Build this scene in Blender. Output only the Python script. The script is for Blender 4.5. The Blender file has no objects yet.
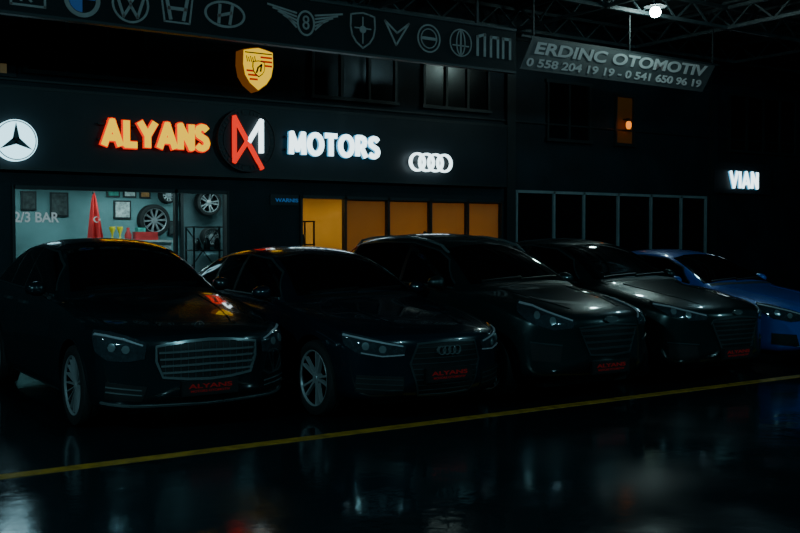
import bpy, bmesh, math, random
from mathutils import Vector, Matrix
from mathutils.bvhtree import BVHTree
random.seed(4)
C = bpy.context.scene.collection

# ------------------------------------------------------------------ materials
def mat(name, col, rough=.5, metal=0., emit=None, es=0., coat=0., bump=None, var=None, spec=.5):
    m = bpy.data.materials.new(name); m.use_nodes = True
    nt = m.node_tree; b = nt.nodes['Principled BSDF']
    b.inputs['Base Color'].default_value = (*col, 1)
    b.inputs['Roughness'].default_value = rough
    b.inputs['Metallic'].default_value = metal
    b.inputs['Specular IOR Level'].default_value = spec
    if coat:
        b.inputs['Coat Weight'].default_value = coat
        b.inputs['Coat Roughness'].default_value = .03
    if emit:
        b.inputs['Emission Color'].default_value = (*emit, 1)
        b.inputs['Emission Strength'].default_value = es
    tc = nt.nodes.new('ShaderNodeTexCoord')
    if var:
        n = nt.nodes.new('ShaderNodeTexNoise'); n.inputs['Scale'].default_value = var[0]
        n.inputs['Detail'].default_value = 5
        nt.links.new(tc.outputs['Object'], n.inputs['Vector'])
        r = nt.nodes.new('ShaderNodeValToRGB')
        r.color_ramp.elements[0].position = .3; r.color_ramp.elements[1].position = .7
        k = var[1]
        r.color_ramp.elements[0].color = (*[c*(1-k) for c in col], 1)
        r.color_ramp.elements[1].color = (*[min(1, c*(1+k)) for c in col], 1)
        nt.links.new(n.outputs['Fac'], r.inputs['Fac']); nt.links.new(r.outputs['Color'], b.inputs['Base Color'])
    if bump:
        n = nt.nodes.new('ShaderNodeTexNoise'); n.inputs['Scale'].default_value = bump[0]
        nt.links.new(tc.outputs['Object'], n.inputs['Vector'])
        bp = nt.nodes.new('ShaderNodeBump'); bp.inputs['Strength'].default_value = bump[1]
        bp.inputs['Distance'].default_value = .02
        nt.links.new(n.outputs['Fac'], bp.inputs['Height']); nt.links.new(bp.outputs['Normal'], b.inputs['Normal'])
    return m

M = {}
M['paint_black'] = mat('paint_black', (.005, .011, .014), .25, .2, coat=1, var=(3, .15))
M['paint_black2'] = mat('paint_black_blueish', (.005, .010, .017), .24, .2, coat=1, var=(3, .15))
M['paint_grey'] = mat('paint_anthracite', (.009, .018, .019), .30, .4, coat=1, var=(3, .15))
M['paint_grey2'] = mat('paint_dark_green_grey', (.008, .017, .017), .28, .4, coat=1, var=(3, .15))
M['paint_blue'] = mat('paint_blue', (.006, .08, .42), .35, .15, coat=1, var=(3, .15))
M['glass_dark'] = mat('tinted_glass', (.002, .0025, .003), .04, 0, spec=.5, var=(2, .1))
M['black'] = mat('black_plastic', (.004, .004, .0045), .45, var=(20, .2))
M['rubber'] = mat('tyre_rubber', (.006, .006, .006), .75, bump=(60, .3))
M['chrome'] = mat('chrome', (.28, .31, .32), .2, .7, var=(8, .05))
M['dchrome'] = mat('satin_trim', (.08, .095, .10), .3, .7, var=(8, .05))
M['alloy'] = mat('alloy', (.33, .34, .35), .36, .4, var=(8, .08))
M['alloyd'] = mat('alloy_dark', (.02, .02, .022), .35, .9, var=(8, .08))
M['lamp'] = mat('headlamp_lens', (.05, .06, .07), .07, .5, coat=1, var=(30, .3))
M['lens'] = mat('headlamp_reflector', (.35, .4, .42), .18, .7, var=(30, .1))
M['led_glint'] = mat('led_glint_strip', (.25, .29, .32), .35, 0, (.7, .85, 1), .010)  # LED strips of unlit headlamps; whitish reflections put in as a faint glow
M['tail'] = mat('tail_lamp', (.15, .005, .005), .1, 0, coat=1, var=(30, .2))
M['platetxt'] = mat('plate_red_print', (.25, .003, .003), .4, 0, (1, .005, .005), .03)  # unlit print; faint glow put in for its retro-reflection

def emis(name, col, s):
    return mat(name, (col[0]*.2, col[1]*.2, col[2]*.2), .6, 0, col, s, spec=.1)

# ------------------------------------------------------------------ mesh builder
class MB:
    def __init__(s): s.v = []; s.f = []; s.m = []
    def add(s, vs, fs, m=0):
        o = len(s.v); s.v += [tuple(v) for v in vs]
        for f in fs: s.f.append([i+o for i in f]); s.m.append(m)
    def box(s, x0, x1, y0, y1, z0, z1, m=0):
        vs = [(x, y, z) for x in (x0, x1) for y in (y0, y1) for z in (z0, z1)]
        s.add(vs, [(0,1,3,2),(4,6,7,5),(0,4,5,1),(2,3,7,6),(0,2,6,4),(1,5,7,3)], m)
    def prism(s, pts, y0, y1, m=0):      # pts in (x,z)
        n = len(pts)
        vs = [(p[0], y0, p[1]) for p in pts]+[(p[0], y1, p[1]) for p in pts]
        fs = [list(range(n)), list(range(2*n-1, n-1, -1))]
        fs += [(i, (i+1) % n, n+(i+1) % n, n+i) for i in range(n)]
        s.add(vs, fs, m)
    def stroke(s, pts, w, y0, y1, m=0, ext=.35):
        for a, b in zip(pts[:-1], pts[1:]):
            d = Vector((b[0]-a[0], b[1]-a[1])); 
            if d.length < 1e-6: continue
            d.normalize(); n = Vector((-d.y, d.x))*w/2; e = d*w*ext
            s.prism([(a[0]-e.x+n.x, a[1]-e.y+n.y), (b[0]+e.x+n.x, b[1]+e.y+n.y),
                     (b[0]+e.x-n.x, b[1]+e.y-n.y), (a[0]-e.x-n.x, a[1]-e.y-n.y)], y0, y1, m)
    def annulus(s, cx, cz, rx, rz, w, y0, y1, m=0, n=40):
        vs = []; fs = []
        for i in range(n):
            a = 2*math.pi*i/n; c, sn = math.cos(a), math.sin(a)
            for (k, y) in ((0, y0), (w, y0), (w, y1), (0, y1)):
                vs.append((cx+(rx-k)*c, y, cz+(rz-k)*sn))
        for i in range(n):
            j = (i+1) % n
            for q in range(4):
                r = (q+1) % 4
                fs.append((i*4+q, j*4+q, j*4+r, i*4+r))
        s.add(vs, fs, m)
    def disc(s, cx, cz, r, y0, y1, m=0, n=40, rz=None):
        rz = rz or r
        s.prism([(cx+r*math.cos(2*math.pi*i/n), cz+rz*math.sin(2*math.pi*i/n)) for i in range(n)], y0, y1, m)
    def beam(s, p, q, w, m=0):
        p, q = Vector(p), Vector(q); d = (q-p).normalized()
        u = d.cross(Vector((0, 0, 1)))
        if u.length < .01: u = Vector((1, 0, 0))
        u.normalize(); t = d.cross(u); u *= w/2; t *= w/2
        vs = [p+u+t, p-u+t, p-u-t, p+u-t, q+u+t, q-u+t, q-u-t, q+u-t]
        s.add(vs, [(0,1,2,3),(7,6,5,4),(0,4,5,1),(1,5,6,2),(2,6,7,3),(3,7,4,0)], m)
    def lathe_x(s, prof, m=0, n=48, close=False):
        vs = []; fs = []; k = len(prof)
        for i in range(n):
            a = 2*math.pi*i/n
            for (x, r) in prof: vs.append((x, r*math.cos(a), r*math.sin(a)))
        for i in range(n):
            j = (i+1) % n
            for q in range(k-1): fs.append((i*k+q, i*k+q+1, j*k+q+1, j*k+q))
        s.add(vs, fs, m)
    def lathe_z(s, cx, cy, prof, m=0, n=24):
        vs = []; fs = []; k = len(prof)
        for i in range(n):
            a = 2*math.pi*i/n
            for (r, z) in prof: vs.append((cx+r*math.cos(a), cy+r*math.sin(a), z))
        for i in range(n):
            j = (i+1) % n
            for q in range(k-1): fs.append((i*k+q, j*k+q, j*k+q+1, i*k+q+1))
        s.add(vs, fs, m)
    def build(s, name, mats, parent=None, smooth=False):
        me = bpy.data.meshes.new(name); me.from_pydata(s.v, [], s.f)
        for mm in mats: me.materials.append(mm)
        for p, k in zip(me.polygons, s.m):
            p.material_index = k; p.use_smooth = smooth
        me.update()
        bm = bmesh.new(); bm.from_mesh(me); bmesh.ops.recalc_face_normals(bm, faces=bm.faces); bm.to_mesh(me); bm.free()
        if smooth: me.set_sharp_from_angle(angle=math.radians(35))
        o = bpy.data.objects.new(name, me); C.objects.link(o)
        if parent: o.parent = parent
        return o

def empty(name, loc=(0, 0, 0), rz=0, sc=1):
    e = bpy.data.objects.new(name, None); C.objects.link(e)
    e.location = loc; e.rotation_euler = (0, 0, rz); e.scale = (sc, sc, sc); e.empty_display_size = .2
    return e

def text_obj(name, body, x0, x1, z0, z1, y0, depth, m, parent=None, offset=.0, shear=0, space=1.0):
    """raised lettering standing in an x-z plane, front face toward -Y"""
    cu = bpy.data.curves.new(name+'_c', 'FONT'); cu.body = body; cu.extrude = .05
    cu.offset = offset; cu.shear = shear; cu.space_character = space; cu.resolution_u = 6
    t = bpy.data.objects.new(name+'_t', cu); C.objects.link(t)
    bpy.context.view_layer.update()
    me = bpy.data.meshes.new_from_object(t.evaluated_get(bpy.context.evaluated_depsgraph_get()))
    bpy.data.objects.remove(t)
    xs = [v.co.x for v in me.vertices]; ys = [v.co.y for v in me.vertices]
    ax, bx, ay, by = min(xs), max(xs), min(ys), max(ys)
    for v in me.vertices:
        x, y, z = v.co
        v.co = (x0+(x-ax)/(bx-ax)*(x1-x0), y0+(-z/.1+.5)*depth, z0+(y-ay)/(by-ay)*(z1-z0))
    me.materials.clear(); me.materials.append(m); me.update()
    o = bpy.data.objects.new(name, me); C.objects.link(o)
    if parent: o.parent = parent
    return o

# block capitals drawn as strokes on a unit cell (width, strokes)
GL = {
 'A': (.80, [[(0, 0), (.40, 1), (.80, 0)], [(.14, .28), (.66, .28)]]),
 'L': (.50, [[(.04, 1), (.04, 0), (.50, 0)]]),
 'Y': (.74, [[(0, 1), (.37, .45), (.74, 1)], [(.37, .45), (.37, 0)]]),
 'N': (.68, [[(.03, 0), (.03, 1), (.65, 0), (.65, 1)]]),
 'S': (.56, [[(.54, .86), (.42, .97), (.24, 1.0), (.08, .93), (.02, .77), (.08, .62), (.28, .52), (.48, .42), (.55, .25), (.49, .09), (.33, 0), (.14, .02), (0, .13)]]),
 'M': (.86, [[(.03, 0), (.07, 1), (.43, .18), (.79, 1), (.83, 0)]]),
 'T': (.60, [[(0, 1), (.60, 1)], [(.30, 1), (.30, 0)]]),
 'R': (.60, [[(.04, 0), (.04, 1), (.30, 1), (.48, .93), (.54, .76), (.48, .58), (.30, .50), (.04, .50)], [(.28, .50), (.58, 0)]]),
 'O': (.84, [[(.42+.40*math.cos(2*math.pi*k/24), .5+.5*math.sin(2*math.pi*k/24)) for k in range(25)]]),
 'V': (.76, [[(0, 1), (.38, 0), (.76, 1)]]),
 'I': (.10, [[(.05, 1), (.05, 0)]]),
}
def block_letters(name, word, x0, x1, z0, z1, yf, yb, wt, m, parent, gap=.34, grow=0):
    """channel letters: wt = stroke thickness in metres; grow = extra outline width on each side"""
    tot = sum(GL[c][0] for c in word)+gap*(len(word)-1)
    h = (z1-z0)-wt; k = (x1-x0-wt)/tot; B = MB(); x = x0+wt/2; W = wt+2*grow; q = 0
    for c in word:
        w, sts = GL[c]
        for st in sts:
            P = [(x+p[0]*k, z0+wt/2+p[1]*h) for p in st]
            for a, b in zip(P[:-1], P[1:]):
                q += 1; B.stroke([a, b], W, yf-.0002*(q % 7), yb, 0, .30 if len(st) < 6 else .05)
            for p in P[1:-1]: q += 1; B.disc(p[0], p[1], W/2, yf-.0002*(q % 7), yb, 0, 12)
        x += (w+gap)*k
    return B.build(name, [m], parent)

# ------------------------------------------------------------------ cars
def lerp(a, b, t): return a+(b-a)*t

def make_wheel(name, R, style, parent, loc, side):
    b = MB(); k = R/.335
    b.lathe_x([(x*1.0, r*k) for x, r in [(-.11,.20),(-.112,.29),(-.10,.322),(-.07,.335),(-.03,.336),(-.028,.329),(-.02,.329),(-.018,.336),(.018,.336),(.02,.329),(.028,.329),(.03,.336),(.07,.335),(.10,.322),(.113,.29),(.112,.262),(.10,.246)]], 0)
    b.lathe_x([(x, r*k) for x, r in [(.10,.248),(.104,.244),(.098,.236),(.085,.232)]], 1)
    b.lathe_x([(x, r*k) for x, r in [(.085,.232),(.03,.222),(-.10,.215)]], 3)
    b.lathe_x([(-.02,.001),(-.02,.165),(-.045,.165),(-.045,.001)], 3)
    b.lathe_x([(-.09,.001),(-.09,.21*k)], 2)
    b.lathe_x([(.082,.0005),(.082,.026),(.076,.032)], 1, 24)
    b.lathe_x([(.076,.032),(.072,.058),(.03,.062)], 1, 24)
    if style == 'multi': sp = [(i*2*math.pi/18, .0055, .008) for i in range(18)]
    elif style == 'five': sp = [(i*2*math.pi/5+d, .017, .014) for i in range(5) for d in (-.19, .19)]
    elif style == 'y': sp = [(i*2*math.pi/10+d, .012, .010) for i in range(10) for d in (0, .13)]
    else: sp = [(i*2*math.pi/7+d, .013, .011) for i in range(7) for d in (-.09, .09)]
    for a, w0, w1 in sp:
        r0, r1 = .05, .236*k
        vs = []
        for (r, w, xf, xb) in ((r0, w0, .074, .04), ((r0+r1)/2, (w0+w1)/2*.8, .082, .05), (r1, w1, .092, .06)):
            rad = Vector((0, math.cos(a), math.sin(a))); tan = Vector((0, -math.sin(a), math.cos(a)))
            for (sx, st) in ((xf, -1), (xf, 1), (xb, 1), (xb, -1)):
                vs.append(rad*r+tan*w*st*(.7 if sx == xf else 1)+Vector((sx, 0, 0)))
        fs = []
        for q in (0, 4):
            for i in range(4): fs.append((q+i, q+(i+1) % 4, q+4+(i+1) % 4, q+4+i))
        b.add(vs, fs, 1)
    b.box(-.03, .02, .10, .17, -.06, .06, 2)
    o = b.build(name, [M['rubber'], M['alloyd'] if style == 'dark' else M['alloy'], M['black'], M['alloyd']], parent, True)
    o.location = loc
    if side < 0: o.rotation_euler = (0, 0, math.pi)
    return o

def interp(prof, y, k):
    for a, b in zip(prof[:-1], prof[1:]):
        if a[0] <= y <= b[0]:
            t = (y-a[0])/(b[0]-a[0]); return lerp(a[k], b[k], t)
    return prof[-1][k]

SEDAN = [ # y, top, shoulder, widthfrac, zb, greenhouse
 (0.00,.70,.655,.86,.25,0),(0.05,.745,.70,.93,.21,0),(0.18,.785,.735,.975,.19,0),(0.50,.85,.79,1.0,.18,0),
 (0.95,.915,.855,1.0,.18,0),(1.35,.965,.905,.995,.18,0),(1.52,1.00,.925,.995,.18,1),(1.95,1.24,.945,.99,.18,1),
 (2.35,1.41,.955,.99,.18,1),(2.85,1.46,.965,.99,.18,1),(3.35,1.445,.975,.99,.18,1),(3.85,1.345,.99,.99,.18,1),
 (4.30,1.15,1.0,.985,.19,1),(4.45,1.11,1.0,.98,.20,0),(4.75,1.085,.99,.95,.22,0),(4.87,1.02,.95,.90,.26,0),(4.90,.95,.88,.84,.32,0)]
SUV = [
 (0.00,.80,.74,.86,.30,0),(0.05,.85,.79,.93,.26,0),(0.18,.90,.84,.975,.24,0),(0.50,.97,.90,1.0,.22,0),
 (0.90,1.03,.96,1.0,.22,0),(1.18,1.07,1.00,.995,.22,0),(1.34,1.10,1.015,.995,.22,1),(1.75,1.36,1.035,.99,.22,1),
 (2.10,1.54,1.045,.99,.22,1),(2.60,1.64,1.055,.99,.22,1),(3.20,1.645,1.07,.99,.22,1),(3.80,1.61,1.09,.99,.22,1),
 (4.15,1.50,1.10,.98,.24,1),(4.38,1.22,1.06,.95,.27,1),(4.46,1.02,.96,.90,.30,0),(4.50,.88,.82,.84,.36,0)]

class Car:
    def __init__(s, name, loc, prof, hw, paint, R, yf, yr, sc=1, rz=0, style='multi', ystretch=1, zs=1, plan=.34, fz=1):
        s.fz = fz
        s.e = empty(name, loc, rz, sc); s.hw = hw; s.prof = prof = [(p[0]*ystretch, p[1]*zs, p[2]*zs)+p[3:] for p in prof]
        s.L = prof[-1][0]; s.R = R; s.paint = paint
        rings = []
        for (y, top, sh, wf, zb, g) in prof:
            w = hw*wf; G = top-sh; kk = max(0, min(1, (G-.08)/.38)); h = sh-zb
            pts = [(0, zb), (.80*w, zb), (.945*w, zb+.035), (.985*w, zb+.28*h), (1.0*w, zb+.60*h), (.985*w, zb+.86*h), (.945*w, sh)]
            if g:
                pts += [(.905*w, sh+.06*G), (lerp(.865, .80, kk)*w, sh+.5*G), (lerp(.78, .655, kk)*w, sh+.88*G), (.38*w, sh+.975*G), (0, top)]
            else:
                pts += [(.84*w, sh+.45*G), (.68*w, sh+.62*G), (.50*w, sh+.90*G), (.25*w, sh+.985*G), (0, top)]
            rings.append([(x, y, z) for x, z in pts])
        n = 12
        def full(r): return r+[(-x, y, z) for x, y, z in r[-2:0:-1]]
        rings = [full(r) for r in rings]; N = len(rings[0])
        def scaled(r, k, y):
            zc = (r[0][2]+r[n-1][2])/2
            return [(p[0]*k, y, zc+(p[2]-zc)*k) for p in r]
        rings = [scaled(rings[0], .3, -.012), scaled(rings[0], .72, -.008)]+rings+[scaled(rings[-1], .72, s.L+.006), scaled(rings[-1], .3, s.L+.01)]
        vs = [p for r in rings for p in r]; fs = []
        for i in range(len(rings)-1):
            for j in range(N):
                k = (j+1) % N; fs.append((i*N+j, i*N+k, (i+1)*N+k, (i+1)*N+j))
        def c(r): return (0, r[0][1], sum(p[2] for p in r)/len(r))
        a = len(vs); vs += [c(rings[0]), c(rings[-1])]; o = (len(rings)-1)*N
        for j in range(N):
            k = (j+1) % N; fs.append((a, k, j)); fs.append((a+1, o+j, o+k))
        vv = []
        for x, y, z in vs:
            q = min(1, abs(x)/hw)
            if y < 1.0: y2 = y+plan*q**2.6*max(0, 1-max(0, y)/1.0)
            elif y > s.L-.8: y2 = y-.24*q**2.6*(y-(s.L-.8))/.8
            else: y2 = y
            vv.append((x, y2, z))
        me = bpy.data.meshes.new('body'); me.from_pydata(vv, [], fs); me.update()
        bm = bmesh.new(); bm.from_mesh(me); bmesh.ops.recalc_face_normals(bm, faces=bm.faces)
        cl = bm.edges.layers.float.new('crease_edge'); bm.verts.ensure_lookup_table()
        for e in bm.edges:
            i, j = e.verts[0].index, e.verts[1].index
            if i < a and j < a and i % N == j % N and i % N in (6, N-6, 9, N-9, 1, N-1):
                e[cl] = .55 if i % N in (6, N-6) else .25
        bm.to_mesh(me); bm.free()
        body = bpy.data.objects.new('body', me); C.objects.link(body)
        ms = body.modifiers.new('s', 'SUBSURF'); ms.levels = 2; ms.render_levels = 2
        def apply():
            bpy.context.view_layer.update()
            m2 = bpy.data.meshes.new_from_object(body.evaluated_get(bpy.context.evaluated_depsgraph_get()))
            body.modifiers.clear(); body.data = m2
        apply()
        s.bvh = BVHTree.FromPolygons([v.co.copy() for v in body.data.vertices], [tuple(p.vertices) for p in body.data.polygons])
        # wheel arches
        cb = MB(); RA = R+.05; s.RA = RA; s.ax = [(yf, R), (yr, R)]
        for yy in (yf, yr):
            for sd in (1, -1):
                nn = 48; x0, x1 = sd*(hw-.33), sd*(hw+.4); v = []
                for x in (x0, x1):
                    for i in range(nn):
                        t = 2*math.pi*i/nn; v.append((x, yy+RA*math.cos(t), R+RA*math.sin(t)))
                f = [list(range(nn)), list(range(2*nn-1, nn-1, -1))]+[(i, (i+1) % nn, nn+(i+1) % nn, nn+i) for i in range(nn)]
                cb.add(v, f)
        cut = cb.build('cut', [])
        mb = body.modifiers.new('b', 'BOOLEAN'); mb.object = cut; mb.operation = 'DIFFERENCE'; mb.solver = 'EXACT'
        apply(); bpy.data.objects.remove(cut)
        me = body.data; me.materials.clear(); me.materials.append(paint); me.materials.append(M['black'])
        for p in me.polygons:
            p.use_smooth = True; p.material_index = 0
            cc = p.center
            if cc.z < .2 and abs(p.normal.z) > .7: p.material_index = 1
            for yy in (yf, yr):
                d = math.hypot(cc.y-yy, cc.z-R)
                if d < RA+.002 and abs(cc.x) > hw-.34 and (d > RA-.02 or abs(cc.x) < hw-.325): p.material_index = 1
        me.set_sharp_from_angle(angle=math.radians(40))
        body.parent = s.e; s.body = body
        for yy, nm in ((yf, 'front'), (yr, 'rear')):
            for sd in (1, -1):
                make_wheel('wheel_'+nm, R, style, s.e, (sd*(hw-.125), yy, R), sd)
        # arch lips
        for yy in (yf, yr):
            for sd in (1, -1):
                pts = []
                for i in range(25):
                    t = math.radians(-12+204*i/24); pts.append((yy+(RA+.012)*math.cos(t), R+(RA+.012)*math.sin(t)))
                s.strip('arch_lip', pts, .022, 'R' if sd > 0 else 'L', paint, .007)
        b = MB(); b.box(-hw+.34, hw-.34, .35, s.L-.35, .15, .3); b.build('underbody', [M['black']], s.e)
        s.glasshouse(); s.trim()
    def proj(s, mode, a, b, off):
        if mode == 'F': o = Vector((a, -3, b)); d = Vector((0, 1, 0))
        elif mode == 'B': o = Vector((a, 9, b)); d = Vector((0, -1, 0))
        elif mode == 'R': o = Vector((3, a, b)); d = Vector((-1, 0, 0))
        elif mode == 'L': o = Vector((-3, a, b)); d = Vector((1, 0, 0))
        elif mode == 'T': o = Vector((a, b, 4)); d = Vector((0, 0, -1))
        elif mode == 'C':
            t = math.radians(a); r = Vector((math.sin(t), -math.cos(t), 0)); o = Vector((0, 1.2, b*s.fz))+r*3; d = -r
        elif mode == 'D':
            t = math.radians(a); r = Vector((math.sin(t), math.cos(t), 0)); o = Vector((0, s.L-1.2, b))+r*3; d = -r
        h, nrm, i, dist = s.bvh.ray_cast(o, d)
        if h is None: return None, None
        if nrm.dot(d) > 0: nrm = -nrm
        return h+nrm*off, nrm
    def panel(s, name, lo, up, mode, m, off=.006, nu=6, nv=8):
        L = []; U = []
        for P, Q in ((lo, L), (up, U)):
            for a, b in zip(P[:-1], P[1:]):
                for i in range(nu): Q.append((lerp(a[0], b[0], i/nu), lerp(a[1], b[1], i/nu)))
            Q.append(P[-1])
        vs = []; idx = {}; nr = {}
        for i, (p, q) in enumerate(zip(L, U)):
            for j in range(nv+1):
                h, n = s.proj(mode, lerp(p[0], q[0], j/nv), lerp(p[1], q[1], j/nv), off)
                if h is not None: idx[(i, j)] = len(vs); vs.append(h); nr[(i, j)] = n
        fs = []
        for i in range(len(L)-1):
            for j in range(nv):
                ks = [(i, j), (i+1, j), (i+1, j+1), (i, j+1)]
                if all(k in idx for k in ks): fs.append([idx[k] for k in ks])
        bd = [(i, 0) for i in range(len(L))]+[(len(L)-1, j) for j in range(1, nv+1)]+[(i, nv) for i in range(len(L)-2, -1, -1)]+[(0, j) for j in range(nv-1, 0, -1)]
        sk = {}
        for k in bd:
            if k in idx: sk[k] = len(vs); vs.append(vs[idx[k]]-nr[k]*(off+.012))
        for a, b in zip(bd, bd[1:]+bd[:1]):
            if a in sk and b in sk: fs.append([idx[a], idx[b], sk[b], sk[a]])
        if not fs: return
        me = bpy.data.meshes.new(name); me.from_pydata(vs, [], fs); me.materials.append(m)
        for p in me.polygons: p.use_smooth = True
        me.set_sharp_from_angle(angle=math.radians(50))
        o = bpy.data.objects.new(name, me); C.objects.link(o); o.parent = s.e
        return o
    def strip(s, name, pts, w, mode, m, off=.01, nu=5):
        sa = .02 if mode in 'CD' else 1
        P = [Vector((p[0]*sa, p[1])) for p in pts]; lo = []; up = []
        for i, p in enumerate(P):
            d = (P[min(i+1, len(P)-1)]-P[max(i-1, 0)]).normalized(); n = Vector((-d.y, d.x))*w/2
            lo.append(((p-n).x/sa, (p-n).y)); up.append(((p+n).x/sa, (p+n).y))
        return s.panel(name, lo, up, mode, m, off, nu if len(pts) < 12 else 1, 1)
    def both(s, kind, name, *a, **k):
        a = list(a)
        f = s.panel if kind == 'p' else s.strip
        f(name, *a, **k)
        npl = 2 if kind == 'p' else 1
        mi = npl if kind == 'p' else npl+1
        mode = a[mi]
        if mode in 'CDTFB':
            for q in range(npl): a[q] = [(-x, z) for x, z in a[q]]
        elif mode == 'R': a[mi] = 'L'
        f(name, *a, **k)
    def glasshouse(s):
        pr = s.prof; g = [p for p in pr if p[5]]; hw = s.hw
        cow, rf = g[0], g[2]
        s.panel('windscreen', [(-.77*hw, cow[1]+.0), (-.4*hw, cow[1]+.03), (0, cow[1]+.04), (.4*hw, cow[1]+.03), (.77*hw, cow[1]+.0)],
                [(-.585*hw, rf[1]-.085), (-.3*hw, rf[1]-.045), (0, rf[1]-.035), (.3*hw, rf[1]-.045), (.585*hw, rf[1]-.085)], 'F', M['glass_dark'], .004, 8, 14)
        r0, r1 = g[-1], g[-3]
        s.panel('rear_window', [(-.66*hw, r0[1]+.03), (0, r0[1]+.06), (.66*hw, r0[1]+.03)],
                [(-.54*hw, r1[1]-.09), (0, r1[1]-.05), (.54*hw, r1[1]-.09)], 'B', M['glass_dark'], .004, 8, 10)
        ya, yb = lerp(g[0][0], g[1][0], .55), lerp(g[-2][0], g[-1][0], .35)
        lo = []; up = []; nn = 26
        for i in range(nn+1):
            y = lerp(ya, yb, i/nn); sh = interp(pr, y, 2); G = interp(pr, y, 1)-sh
            zl = sh+.035; zu = sh+.80*G
            e = min(1, i/3.0, (nn-i)/3.0); zu = lerp(zl+.012, zu, e**.6 if i > nn/2 else min(1, .25+.75*e))
            lo.append((y, zl)); up.append((y, zu))
        s.both('p', 'side_glass', lo, up, 'R', M['glass_dark'], off=.004, nu=1, nv=8)
        s.both('s', 'window_trim', up, .014, 'R', M['dchrome'], off=.008)
        s.both('s', 'belt_trim', lo, .014, 'R', M['dchrome'], off=.008)
        yB = lerp(g[2][0], g[3][0], .95); yC = lerp(g[-3][0], g[-2][0], .1)
        s.doors = (ya-.18, yB, yC)
        for y in (yB, yC):
            sh = interp(pr, y, 2); G = interp(pr, y, 1)-sh
            s.both('s', 'pillar', [(y, sh+.04), (y+.03, sh+.78*G)], .06, 'R', M['black'], off=.007)
        for sd in (1, -1):
            yy = ya+.12; sh = interp(pr, yy, 2); bm = bmesh.new()
            bmesh.ops.create_uvsphere(bm, u_segments=24, v_segments=14, radius=1)
            for v in bm.verts:
                x, y, z = v.co
                y = max(y*1.0, -1) if y < 0 else min(y, .35)
                v.co = (x*.10, y*.09, z*.066*(1-.2*x*sd)+(.01 if z > 0 else 0))
            me = bpy.data.meshes.new('door_mirror'); bm.to_mesh(me); bm.free(); me.materials.append(s.paint)
            for p in me.polygons: p.use_smooth = True
            me.set_sharp_from_angle(angle=math.radians(40))
            o = bpy.data.objects.new('door_mirror', me); C.objects.link(o); o.parent = s.e
            o.location = (sd*(hw+.03), yy, sh+.085)
            b = MB(); b.beam((sd*(hw*.90), yy+.02, sh+.02), (sd*(hw+.0), yy+.01, sh+.055), .045)
            b.box(sd*(hw+.03)-.08, sd*(hw+.03)+.08, yy+.030, yy+.035, sh+.035, sh+.13)
            b.build('mirror_foot', [M['black']], s.e)
    def trim(s):
        pr = s.prof; hw = s.hw; ya, yB, yC = s.doors; zb = .26
        for y, sk in ((ya-.02, -.03), (yB+.03, 0), (yC+.02, .05)):
            sh = interp(pr, y, 2)
            zlo = .30 if y < yC else .80
            s.both('s', 'door_seam', [(y+sk, zlo), (y, .6 if zlo < .5 else .9), (y, sh+.01)], .007, 'R', M['black'], off=.0015)
        s.both('s', 'sill_seam', [(ya-.05, .30), (yC-.1, .30)], .007, 'R', M['black'], off=.0015)
        s.both('s', 'sill_trim', [(ya-.1, .235), (yC-.1, .235)], .02, 'R', M['dchrome'], off=.004)
        for y in (yB-.22, yC-.12):
            z = interp(pr, y, 2)-.10
            s.both('s', 'door_handle', [(y-.10, z), (y+.10, z+.004)], .028, 'R', M['dchrome'], off=.03)
        cow = [p for p in pr if p[5]][0]
        s.both('s', 'bonnet_seam', [(.80*hw, cow[0]-.12), (.82*hw, cow[0]-.6), (.76*hw, .42), (.70*hw, .30)], .008, 'T', M['black'], off=.0015)
        s.both('s', 'bonnet_crease', [(.50*hw, cow[0]-.2), (.46*hw, cow[0]-.8), (.36*hw, .25)], .03, 'T', s.paint, off=.006)
        s.panel('cowl', [(-.72*hw, cow[0]-.07), (0, cow[0]-.09), (.72*hw, cow[0]-.07)], [(-.72*hw, cow[0]+.0), (0, cow[0]-.02), (.72*hw, cow[0]+.0)], 'T', M['black'], .004)
        s.strip('wiper', [(-.62*hw, cow[0]+.03), (.02*hw, cow[0]+.07)], .018, 'T', M['black'], .022)
        s.strip('wiper', [(-.02*hw, cow[0]+.03), (.60*hw, cow[0]+.09)], .018, 'T', M['black'], .022)
        zt = interp(pr, s.L-.3, 2)
        s.both('p', 'tail_lamp', [(24, zt-.17), (48, zt-.15)], [(24, zt-.05), (50, zt-.04)], 'D', M['tail'])
        b = MB(); y = pr[-6][0]; hh, _ = s.proj('T', 0, y+.05, 0); z = hh.z
        b.add([(-.012, y-.04, z-.03), (.012, y-.04, z-.03), (.012, y+.10, z-.03), (-.012, y+.10, z-.03), (-.004, y+.05, z+.028), (.004, y+.05, z+.028), (.004, y+.085, z+.028), (-.004, y+.085, z+.028)],
              [(0,1,2,3),(4,5,6,7),(0,1,5,4),(1,2,6,5),(2,3,7,6),(3,0,4,7)]); b.build('roof_antenna', [M['black']], s.e)
    def plate(s, z, mk=True, w=.50, h=.11):
        p, n = s.proj('C', 0, z, 0); y = p.y-.02; z *= s.fz
        b = MB(); b.box(-w/2, w/2, y-.008, y+.03, z-h/2, z+h/2, 0)
        b.box(-w/2-.01, w/2+.01, y-.004, y+.03, z-h/2-.01, z+h/2+.01, 1)
        b.build('number_plate', [M['black'], M['black']], s.e)
        text_obj('plate_lettering', 'ALYANS', -w/2+.05, w/2-.05, z-.002, z+.036, y-.0095, .002, M['platetxt'], s.e, .02)
        text_obj('plate_lettering_small', 'MOTORS OTOMOTIV', -w/2+.07, w/2-.07, z-.036, z-.016, y-.0095, .002, M['platetxt'], s.e, .01)
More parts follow.
